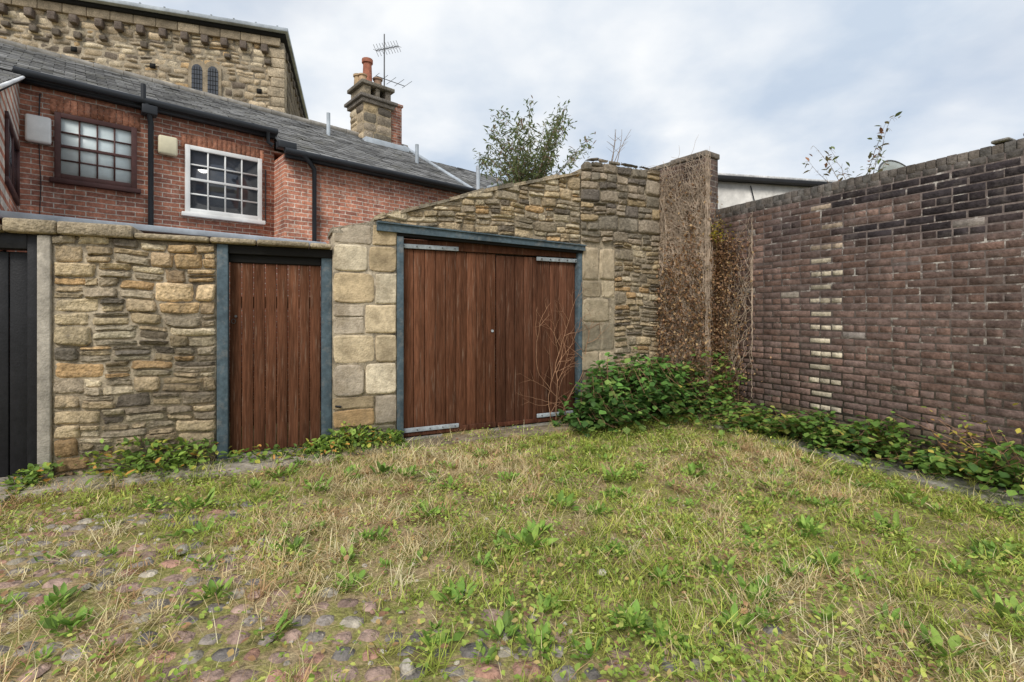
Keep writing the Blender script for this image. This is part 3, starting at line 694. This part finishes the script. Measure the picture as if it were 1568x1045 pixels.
# ------------------------------------------------------------ GROUND
def gz(x,y): return .05*(vnoise(x,y,.9)-.5)+.025*(vnoise(x,y,3.1)-.5)
ax=np.concatenate([[-180,-60,-25,-12,-8],np.arange(-6,6.01,.06),[8,12,25,60,180]])
ay=np.concatenate([[-180,-60,-20,-5,-1],np.arange(0,8.01,.06),[10,14,25,60,180]])
X,Y=np.meshgrid(ax,ay); near=(np.abs(X)<6.1)&(Y>-.1)&(Y<8.1)
Z=np.where(near,gz(X,Y)+.008*(rng.random(X.shape)-.5),0)
nx=len(ax);ny=len(ay)
q=np.array([(j*nx+i,j*nx+i+1,(j+1)*nx+i+1,(j+1)*nx+i) for j in range(ny-1) for i in range(nx-1)])
mg,t,b=nt('ground_soil'); Nn=t.nodes;K=t.links
tc=Nn.new('ShaderNodeTexCoord')
def noise(s,d=6,r=.7):
    n=Nn.new('ShaderNodeTexNoise'); n.inputs['Scale'].default_value=s; n.inputs['Detail'].default_value=d; n.inputs['Roughness'].default_value=r; K.new(tc.outputs['Object'],n.inputs[0]); return n.outputs[0]
cr=Nn.new('ShaderNodeValToRGB'); K.new(noise(3.5),cr.inputs[0])
cr.color_ramp.elements[0].position=.33; cr.color_ramp.elements[0].color=(.21,.155,.09,1); cr.color_ramp.elements[1].position=.68; cr.color_ramp.elements[1].color=(.52,.42,.24,1)
e1=cr.color_ramp.elements.new(.45); e1.color=(.30,.29,.09,1); e2=cr.color_ramp.elements.new(.56); e2.color=(.42,.31,.18,1)
v=Nn.new('ShaderNodeMix'); v.data_type='RGBA'; v.blend_type='MULTIPLY'; v.inputs[0].default_value=.7; K.new(cr.outputs[0],v.inputs[6])
c2=Nn.new('ShaderNodeValToRGB'); K.new(noise(60,4),c2.inputs[0]); c2.color_ramp.elements[0].position=.35; c2.color_ramp.elements[0].color=(.4,.4,.4,1); c2.color_ramp.elements[1].position=.65; c2.color_ramp.elements[1].color=(1.3,1.3,1.3,1)
K.new(c2.outputs[0],v.inputs[7]); K.new(v.outputs[2],b.inputs['Base Color']); b.inputs['Roughness'].default_value=.95; b.inputs['Specular IOR Level'].default_value=.1
bp=Nn.new('ShaderNodeBump'); bp.inputs['Strength'].default_value=.9; bp.inputs['Distance'].default_value=.02; K.new(noise(40,4),bp.inputs['Height']); K.new(bp.outputs[0],b.inputs['Normal'])
mesh_np('ground',np.stack([X.ravel(),Y.ravel(),Z.ravel()],-1),[q],None,mg,None,True)

ge=np.array([math.cos(GA),math.sin(GA)]); gn=np.array([-math.sin(GA),math.cos(GA)])
re_=np.array([math.cos(RA),math.sin(RA)]); rn=np.array([-math.sin(RA),math.cos(RA)])
def gl(x,y): 
    dx,dy=x-GO[0],y-GO[1]; return dx*ge[0]+dy*ge[1],dx*gn[0]+dy*gn[1]
def rl(x,y):
    dx,dy=x-RO[0],y-RO[1]; return dx*re_[0]+dy*re_[1],dx*rn[0]+dy*rn[1]
def sample(N,x0=-5.2,x1=5.6,y0=.7,y1=7.0,gm=-.1,rm=-.1):
    y=y0+(y1-y0)*rng.random(N)**1.35; x=rng.uniform(x0,x1,N)
    u_,d_=gl(x,y); ur,dr_=rl(x,y)
    # thin cover on the paved edges
    edge=((d_>-.46)&(u_<5.4))|((dr_>-.62)&(ur>.3)); thin=rng.random(N)<.25
    k=(d_<gm)&(dr_<rm)&(np.abs(x)<y*1.25+1.0)&(~edge|thin)
    return x[k],y[k]
def cobbly(x,y):
    # near edge of the yard is worn down to the setts, in patches
    base=np.clip(1.2-(y-1.5)*.95-(x+.6)*.25,0,1)
    base=np.maximum(base,np.clip(1.0-np.hypot(x+2.6,(y-2.9)*1.3)*.7,0,1))
    return base*np.clip((vnoise(x+2,y+7,2.3)-.32)*3.2,0,1)
# setts
th=np.linspace(0,2*math.pi,9)[:-1]
T=[(0,0,.5)]+[(.36*np.sign(math.cos(a))*abs(math.cos(a))**.6,.36*np.sign(math.sin(a))*abs(math.sin(a))**.6,.42) for a in th]+[(.5*np.sign(math.cos(a))*abs(math.cos(a))**.6,.5*np.sign(math.sin(a))*abs(math.sin(a))**.6,0) for a in th]
TF=[[(0,1+i,1+(i+1)%8) for i in range(8)],[(1+i,9+i,9+(i+1)%8,1+(i+1)%8) for i in range(8)]]
P=[];
for yy in np.arange(.7,4.6,.115):
    off=random.uniform(0,.1); xx=-5+off
    while xx<5.2:
        w=random.uniform(.075,.15); P.append((xx+w/2,yy+random.uniform(-.018,.018)+.03*math.sin(xx*1.3),w)); xx+=w+.014
P=np.array(P); k=(gl(P[:,0],P[:,1])[1]<-.35)&(rl(P[:,0],P[:,1])[1]<-.7)&(cobbly(P[:,0],P[:,1])+.35*rng.random(len(P))>.40); P=P[k];N=len(P)
inst('cobblestone_setts',T,TF,np.stack([P[:,0],P[:,1],gz(P[:,0],P[:,1])-.012],-1),rng.normal(0,.2,N),rng.normal(0,.1,N),rng.normal(0,.1,N),
  np.stack([P[:,2],np.full(N,.095),rng.uniform(.03,.06,N)],-1),pc([((.36,.25,.20),3),((.40,.23,.17),1.6),((.30,.26,.225),3),((.42,.37,.29),1),((.20,.18,.165),1)],N),m_stone,None,True)
# loose pebbles
x,y=sample(3600,y1=5.5); k=rng.random(len(x))<.2+.75*np.clip(1.2-(y-1.5)*.5-(x+1)*.35,0,1); x=x[k];y=y[k];N=len(x)
s=rng.uniform(.008,.035,N)
inst('gravel',T,TF,np.stack([x,y,gz(x,y)],-1),rng.uniform(0,6,N),rng.normal(0,.2,N),rng.normal(0,.2,N),np.stack([s,s*.8,s*.7],-1),pc([((.42,.37,.30),2),((.28,.24,.2),2),((.58,.54,.48),.7),((.36,.22,.16),1)],N),m_stone,None,True)
P=[(-1.98,2.9,.10),(-1.55,3.0,.07),(-1.75,2.75,.05),(-.42,1.95,.08),(-.25,2.5,.05),(.1,2.3,.05),(.5,2.7,.06),(-2.2,2.5,.05)]
P=np.array(P);N=len(P)
inst('loose_stones',T,TF,np.stack([P[:,0],P[:,1],gz(P[:,0],P[:,1])+.01],-1),rng.uniform(0,6,N),rng.normal(0,.2,N),rng.normal(0,.2,N),np.stack([P[:,2],P[:,2]*.7,P[:,2]*.8],-1),pc([((.5,.46,.38),2),((.4,.36,.3),1)],N),m_stone,None,True)

# kerb and edging
kb=RW('stone_kerb')
L=[];u=.3
while u<5.5:
    w=random.uniform(.3,.9); L.append((u+.006,u+w-.006,-.60+random.uniform(-.03,.03),-.44,-.1,.04+random.uniform(-.014,.014),(.26,.25,.22))); u+=w
boxes('kerb_stones',kb,L,m_concrete,.02)
boxes('paved_strip',kb,[(.3,5.5,-.435,-.01,-.1,.026)],m_concrete)
fl=G('flagstones')
m_flag=M('worn_flagstone',(.33,.29,.235),.35,14,rough=.95,bump=.8,bscale=40,bdist=.015,spec=.1,stain=(.17,.15,.07),stainamt=.6,stainscale=5)
boxes('flags',fl,[(-1.2,-.45,-.55,.1,-.1,.045),(-.44,-.0,-.6,.1,-.1,.05),(.01,.62,-.46,-.04,-.1,.036),(.63,1.295,-.44,-.04,-.1,.032),(1.3,1.85,-.50,-.225,-.1,.034),(1.86,2.4,-.48,-.225,-.1,.030)],m_flag,.012)
boxes('apron',fl,[(2.42,3.05,-.40,-.04,-.1,.034),(3.06,3.6,-.42,-.125,-.1,.033),(3.61,4.2,-.40,-.125,-.1,.036),(4.21,4.9,-.42,-.125,-.1,.034),(4.91,5.5,-.38,-.125,-.1,.032)],M('mossy_paving',(.24,.19,.13),.4,12,stain=(.19,.18,.06),stainamt=.6,bump=.8),.012)

# grass
BL=np.array([(-.5,0,0),(.5,0,0),(-.42,.12,.5),(.42,.12,.5),(-.06,.42,.92),(.06,.42,.92)])
BLF=[[(0,1,3,2),(2,3,5,4)]]
def straw(x,y): return np.clip(vnoise(x,y,1.1)*1.6-.46+.40*np.exp(-((x+.2)**2/1.2+(y-4.4)**2/.7))+.35*np.exp(-((x+2.2)**2/.8+(y-3)**2/.5))+.5*(vnoise(x,y,4)-.5)+.3*(vnoise(x,y,9)-.5)-.10*(x>1.6),0,1)
GP=[((.30,.39,.065),3),((.41,.48,.09),3),((.54,.55,.13),3),((.20,.285,.055),1)]
SP=[((.72,.60,.33),3),((.64,.49,.25),2),((.80,.71,.44),1.2),((.56,.36,.19),1.2)]
def clump(x,y): return vnoise(x,y,7.5)*.65+vnoise(x+3,y+8,2.2)*.5
x,y=sample(420000)
cb_=cobbly(x,y); den=np.clip(.10+1.3*np.clip(clump(x,y)-.30,0,1)-.85*cb_+.08,0.02,1)
k=rng.random(len(x))<den; x=x[k];y=y[k];N=len(x); print('blades',N)
st=straw(x,y); isst=rng.random(N)<st*.85+.12
cols=np.where(isst[:,None],pc(SP,N),pc(GP,N))
cols=cols*(.72+.56*vnoise(x+1,y+4,3.3))[:,None]
h=rng.gamma(4,.0120,N)*(.30+1.6*np.clip(clump(x,y)-.12,0,1)); h=np.clip(h,.012,.20)*np.where(isst,1.1,1)
wd=rng.uniform(.0022,.0050,N)*(1+.2*(y-1.5).clip(0,4))
inst('grass',BL,BLF,np.stack([x,y,gz(x,y)-.004],-1),rng.uniform(0,6.28,N),-rng.gamma(2,.36,N),rng.normal(0,.25,N),np.stack([wd,h,h],-1),cols,m_grass,None,False,(.7,.7,.97,.97,1.12,1.12))
# tufts
def tufts(name,centres,pal,hb,parent=None,nn=(30,70),sd=.035):
    P=[];Hh=[];C=[]
    for (cx,cy) in centres:
        n=random.randint(*nn); h0=random.uniform(*hb); c0=np.array(pick(pal))
        for j in range(n): P.append((cx+random.gauss(0,sd),cy+random.gauss(0,sd),0)); Hh.append(h0*random.uniform(.4,1.2)); C.append(c0*random.uniform(.7,1.25))
    P=np.array(P);N=len(P);Hh=np.array(Hh);P[:,2]=gz(P[:,0],P[:,1])
    inst(name,BL,BLF,P,rng.uniform(0,6.28,N),-rng.gamma(2,.38,N),rng.normal(0,.25,N),np.stack([np.full(N,.0045),Hh,Hh],-1),np.array(C),m_grass,parent,False,(.6,.6,.95,.95,1.15,1.15))
x,y=sample(1500,y0=1.3,gm=-.2,rm=-.3); k=rng.random(len(x))<1-.8*cobbly(x,y); x=x[k];y=y[k]
gg=straw(x,y)>.40
tf=empty('grass_tufts')
tufts('green_tufts',list(zip(x[~gg],y[~gg])),GP,(.05,.15),tf)
tufts('straw_tufts',list(zip(x[gg],y[gg])),SP,(.06,.18),tf)
# tall seed stalks
x,y=sample(18000,y0=1.2); k=rng.random(len(x))<.12+.8*straw(x,y)**1.3; x=x[k];y=y[k];N=len(x)
h=rng.uniform(.06,.22,N); wd=rng.uniform(.0018,.003,N)*(1+.2*(y-1.5).clip(0,4))
inst('dry_grass_stalks',BL,BLF,np.stack([x,y,gz(x,y)],-1),rng.uniform(0,6.28,N),-rng.gamma(2,.45,N),rng.normal(0,.3,N),np.stack([wd,h*.8,h],-1),pc(SP,N),m_grass)
# low broad-leaved ground cover
x,y=sample(150000); k=rng.random(len(x))<np.clip((vnoise(x+3,y+1,1.9)*.5+vnoise(x,y,6)*.5-.40)*3.4,0.05,.95)*(1-.8*cobbly(x,y))*(1-.5*straw(x,y)); x=x[k];y=y[k];N=len(x)
leaves('clover_groundcover',None,np.stack([x,y,gz(x,y)+rng.uniform(.004,.085,N)*(.4+vnoise(x,y,6))],-1),(.014,.038),pc([((.26,.38,.065),3),((.37,.47,.09),3),((.50,.54,.13),2),((.56,.43,.17),.5)],N),(-.3,.8),.62)
# fallen dry leaves
x,y=sample(3200); N=len(x)
leaves('fallen_leaves',None,np.stack([x,y,gz(x,y)+rng.uniform(.01,.05,N)],-1),(.02,.045),pc([((.46,.27,.14),2),((.60,.42,.17),1),((.34,.19,.11),2)],N),(-.4,.5),.7)
# dock / dandelion rosettes
wd_=empty('broadleaf_weeds')
cl=[(-.27,2.38),(1.02,2.19),(.37,3.58),(3.03,3.7),(2.33,2.28),(1.15,2.68),(-.84,2.55),(.56,2.24),(-2.34,3.58),(1.94,3.15),(-.6,3.4),(.9,4.2),(1.6,4.3),(2.5,3.2),(2.9,2.9),(1.8,2.0),(2.1,3.9),(-1.6,3.9),(-1.15,4.3),(0.1,3.0),(2.4,4.6)]
nb=len(cl)
cl+=[(random.uniform(-2.8,3.6),random.uniform(1.9,5.2)) for i in range(190)]
P=[];YW=[];PT=[];SC=[]
for ci,(cx,cy) in enumerate(cl):
    if rl(cx,cy)[1]>-.5 or gl(cx,cy)[1]>-.3: continue
    big=random.uniform(.8,1.2) if ci<nb else random.uniform(.3,.85)
    for i in range(random.randint(12,30)):
        a=random.uniform(0,6.28); r_=random.uniform(0,.09)*big
        P.append((cx+math.cos(a)*r_,cy+math.sin(a)*r_,float(gz(cx,cy))+.02)); YW.append(a-math.pi/2+random.uniform(-.5,.5)); PT.append(random.uniform(.15,1.2)); s=random.uniform(.04,.11)*big; SC.append((s*random.uniform(.3,.5),s,s))
N=len(P)
inst('leaves',LEAF,LF,np.array(P),np.array(YW),np.array(PT),rng.normal(0,.3,N),np.array(SC),pc([((.21,.36,.065),3),((.31,.45,.09),3),((.16,.25,.055),1)],N),m_leaf,wd_)

# ------------------------------------------------------------ bramble / base plants
BPAL=[((.09,.19,.045),4),((.14,.28,.06),3),((.06,.12,.033),1.6),((.25,.37,.09),1.2)]
bb=G('bramble_bush')
P=[];L=[]
for i in range(240):
    u0=np.clip(random.gauss(6.1,.6),5.3,7.3); hgt=float(np.interp(u0,[5.3,5.6,5.9,6.4,6.9,7.3],[.2,.62,.78,.72,.62,.5]))*random.uniform(.3,1.2)
    y0=-random.uniform(.04,.25); reach=random.uniform(.05,.9); a=random.uniform(-.6,.6)
    pts=[]
    for s in range(9):
        f=s/8; pts.append((u0+a*f*.6,y0-reach*f,hgt*math.sin(min(1,f*1.35)*math.pi*.62)*(1.0 if f<.7 else 1-(f-.7)*.9)))
    L.append((pts,.004,.0015))
    for s in range(1,9):
        for t in range(random.randint(1,4)): P.append((pts[s][0]+random.gauss(0,.05),pts[s][1]+random.gauss(0,.05),max(.01,pts[s][2]+random.gauss(0,.04))))
P=np.array(P)
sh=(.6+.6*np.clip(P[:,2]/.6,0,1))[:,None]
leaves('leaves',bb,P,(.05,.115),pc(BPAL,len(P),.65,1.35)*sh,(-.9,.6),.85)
curves('canes',bb,L,m_redtwig,0)
bw=RW('bramble_trail')
P=[];L=[]
for i in range(360):
    u0=random.random()**1.25*5.2-.1; hgt=float(np.interp(u0,[0,.4,1.0,1.8,3,5.2],[.62,.5,.34,.24,.24,.2]))*random.uniform(.2,1.3)*(.3+1.2*float(vnoise(u0,3.,3.2)))
    if vnoise(u0,9.,2.2)<.3 and u0>1: continue
    y0=-random.uniform(.03,.2); reach=random.uniform(.02,.5)*(1.7 if u0<1 else 1); a=random.uniform(-.4,.4); pts=[]
    for s in range(7):
        f=s/6; pts.append((u0+a*f*.6,y0-reach*f,.03+hgt*math.sin(min(1,f*1.35)*math.pi*.62)))
    L.append((pts,.003,.0012))
    for s in range(1,7):
        for t in range(random.randint(1,4)): P.append((pts[s][0]+random.gauss(0,.04),min(-.02,pts[s][1]+random.gauss(0,.04)),max(.03,pts[s][2]+random.gauss(0,.03))))
P=np.array(P)
leaves('leaves',bw,P,(.04,.09),pc([((.14,.25,.05),4),((.22,.35,.07),3),((.08,.16,.04),1.6),((.38,.42,.10),1),((.55,.46,.10),.35)],len(P),.7,1.3),(-.8,.6),.85)
curves('canes',bw,L,m_redtwig,0)
ly=RW('yellowing_sapling')
P=np.array([(2.75,-.2,.30)])+rng.normal(0,1,(170,3))*np.array([.16,.1,.16])
leaves('leaves',ly,P,(.03,.06),pc([((.55,.46,.08),2),((.28,.36,.07),2),((.48,.26,.08),1)],170),(-.6,.8),.6)
curves('stems',ly,[([(2.75+random.gauss(0,.04),-.2,0),(2.75+random.gauss(0,.15),-.2+random.gauss(0,.08),.3),(2.75+random.gauss(0,.25),-.2+random.gauss(0,.1),.5)],.004,.0015) for i in range(9)],m_redtwig,0)
lw=G('wall_foot_weeds')
N=3000
u=rng.uniform(-.1,3.1,N); y=-.05-np.abs(rng.normal(0,.18,N)); hh=np.interp(u,[0,.3,1.2,1.5,2.2,2.5,3.1],[.14,.32,.26,.12,.10,.28,.1]); z=.02+hh*rng.random(N)*np.clip(1+y,.3,1)
k=rng.random(N)<np.clip(vnoise(u,u*0+2,2.8)*1.5-.15,.06,1)*np.where((u>1.35)&(u<2.1),.35,1); P=np.stack([u,y,z],-1)[k]
leaves('leaves',lw,P,(.03,.085),pc([((.19,.31,.055),4),((.29,.41,.08),3),((.12,.19,.045),2),((.50,.48,.09),1.4),((.65,.33,.08),.5)],len(P)),(-.4,1.0),.6)
# long grass tufts at wall feet
ct=[]
for i in range(110):
    if i<80: uu,yy=random.uniform(-.2,5.3),-random.uniform(.08,.6); ct.append((GO[0]+ge[0]*uu+gn[0]*yy,GO[1]+ge[1]*uu+gn[1]*yy))
    else: uu,yy=random.uniform(.4,4.2),-random.uniform(.45,.75); ct.append((RO[0]+re_[0]*uu+rn[0]*yy,RO[1]+re_[1]*uu+rn[1]*yy))
tufts('wall_foot_tufts',ct,GP+SP,(.06,.16),tf,(25,60))

# ------------------------------------------------------------ LIGHT & SKY
w=bpy.data.worlds.new('World'); S.world=w; w.use_nodes=True
t=w.node_tree; N_=t.nodes; K=t.links; bgn=N_['Background']
EL,AZ=math.radians(46),math.radians(196)
sk=N_.new('ShaderNodeTexSky'); sk.sky_type='NISHITA'; sk.sun_disc=False; sk.sun_elevation=EL; sk.sun_rotation=AZ; sk.dust_density=2.0
tc=N_.new('ShaderNodeTexCoord'); sp=N_.new('ShaderNodeSeparateXYZ'); K.new(tc.outputs['Generated'],sp.inputs[0])
ad=N_.new('ShaderNodeMath'); ad.operation='ADD'; ad.inputs[1].default_value=.30; K.new(sp.outputs[2],ad.inputs[0])
mxx=N_.new('ShaderNodeMath'); mxx.operation='MAXIMUM'; mxx.inputs[1].default_value=.05; K.new(ad.outputs[0],mxx.inputs[0])
dv=N_.new('ShaderNodeVectorMath'); dv.operation='DIVIDE'; cb=N_.new('ShaderNodeCombineXYZ')
for i in range(3): K.new(mxx.outputs[0],cb.inputs[i])
K.new(tc.outputs['Generated'],dv.inputs[0]); K.new(cb.outputs[0],dv.inputs[1])
n1=N_.new('ShaderNodeTexNoise'); n1.inputs['Scale'].default_value=1.3; n1.inputs['Detail'].default_value=7; n1.inputs['Roughness'].default_value=.5; n1.inputs['Distortion'].default_value=.3; K.new(dv.outputs[0],n1.inputs[0])
r1=N_.new('ShaderNodeMapRange'); r1.inputs[1].default_value=.34; r1.inputs[2].default_value=.58; r1.inputs[3].default_value=.55; r1.inputs[4].default_value=1.0; K.new(n1.outputs[0],r1.inputs[0])
n2=N_.new('ShaderNodeTexNoise'); n2.inputs['Scale'].default_value=1.9; n2.inputs['Detail'].default_value=6; n2.inputs['Roughness'].default_value=.5; K.new(dv.outputs[0],n2.inputs[0])
cr=N_.new('ShaderNodeValToRGB'); K.new(n2.outputs[0],cr.inputs[0]); cr.color_ramp.elements[0].position=.36; cr.color_ramp.elements[0].color=(.56,.65,.77,1); cr.color_ramp.elements[1].position=.60; cr.color_ramp.elements[1].color=(.90,.92,.94,1)
sc=N_.new('ShaderNodeVectorMath'); sc.operation='SCALE'; sc.inputs['Scale'].default_value=7.2; K.new(cr.outputs[0],sc.inputs[0])
mx=N_.new('ShaderNodeMix'); mx.data_type='RGBA'; K.new(r1.outputs[0],mx.inputs[0]); K.new(sk.outputs[0],mx.inputs[6]); K.new(sc.outputs[0],mx.inputs[7])
K.new(mx.outputs[2],bgn.inputs[0]); bgn.inputs[1].default_value=.15
ld=bpy.data.lights.new('sun','SUN'); ld.energy=2.3; ld.angle=math.radians(20); ld.color=(1,.96,.90)
lo=link(bpy.data.objects.new('sun',ld))
dv_=Vector((math.sin(AZ)*math.cos(EL),math.cos(AZ)*math.cos(EL),math.sin(EL)))
lo.rotation_euler=dv_.to_track_quat('Z','Y').to_euler()

# ------------------------------------------------------------ CAMERA
cd=bpy.data.cameras.new('camera'); cam=link(bpy.data.objects.new('camera',cd)); S.camera=cam
cam.location=(0,0,1.45); cam.rotation_euler=(math.radians(90),0,0)
cd.sensor_width=36; cd.lens=17.0; cd.shift_y=-.0271; cd.clip_start=.05; cd.clip_end=1000
S.view_settings.view_transform='Standard'; S.view_settings.look='None'; S.view_settings.exposure=0
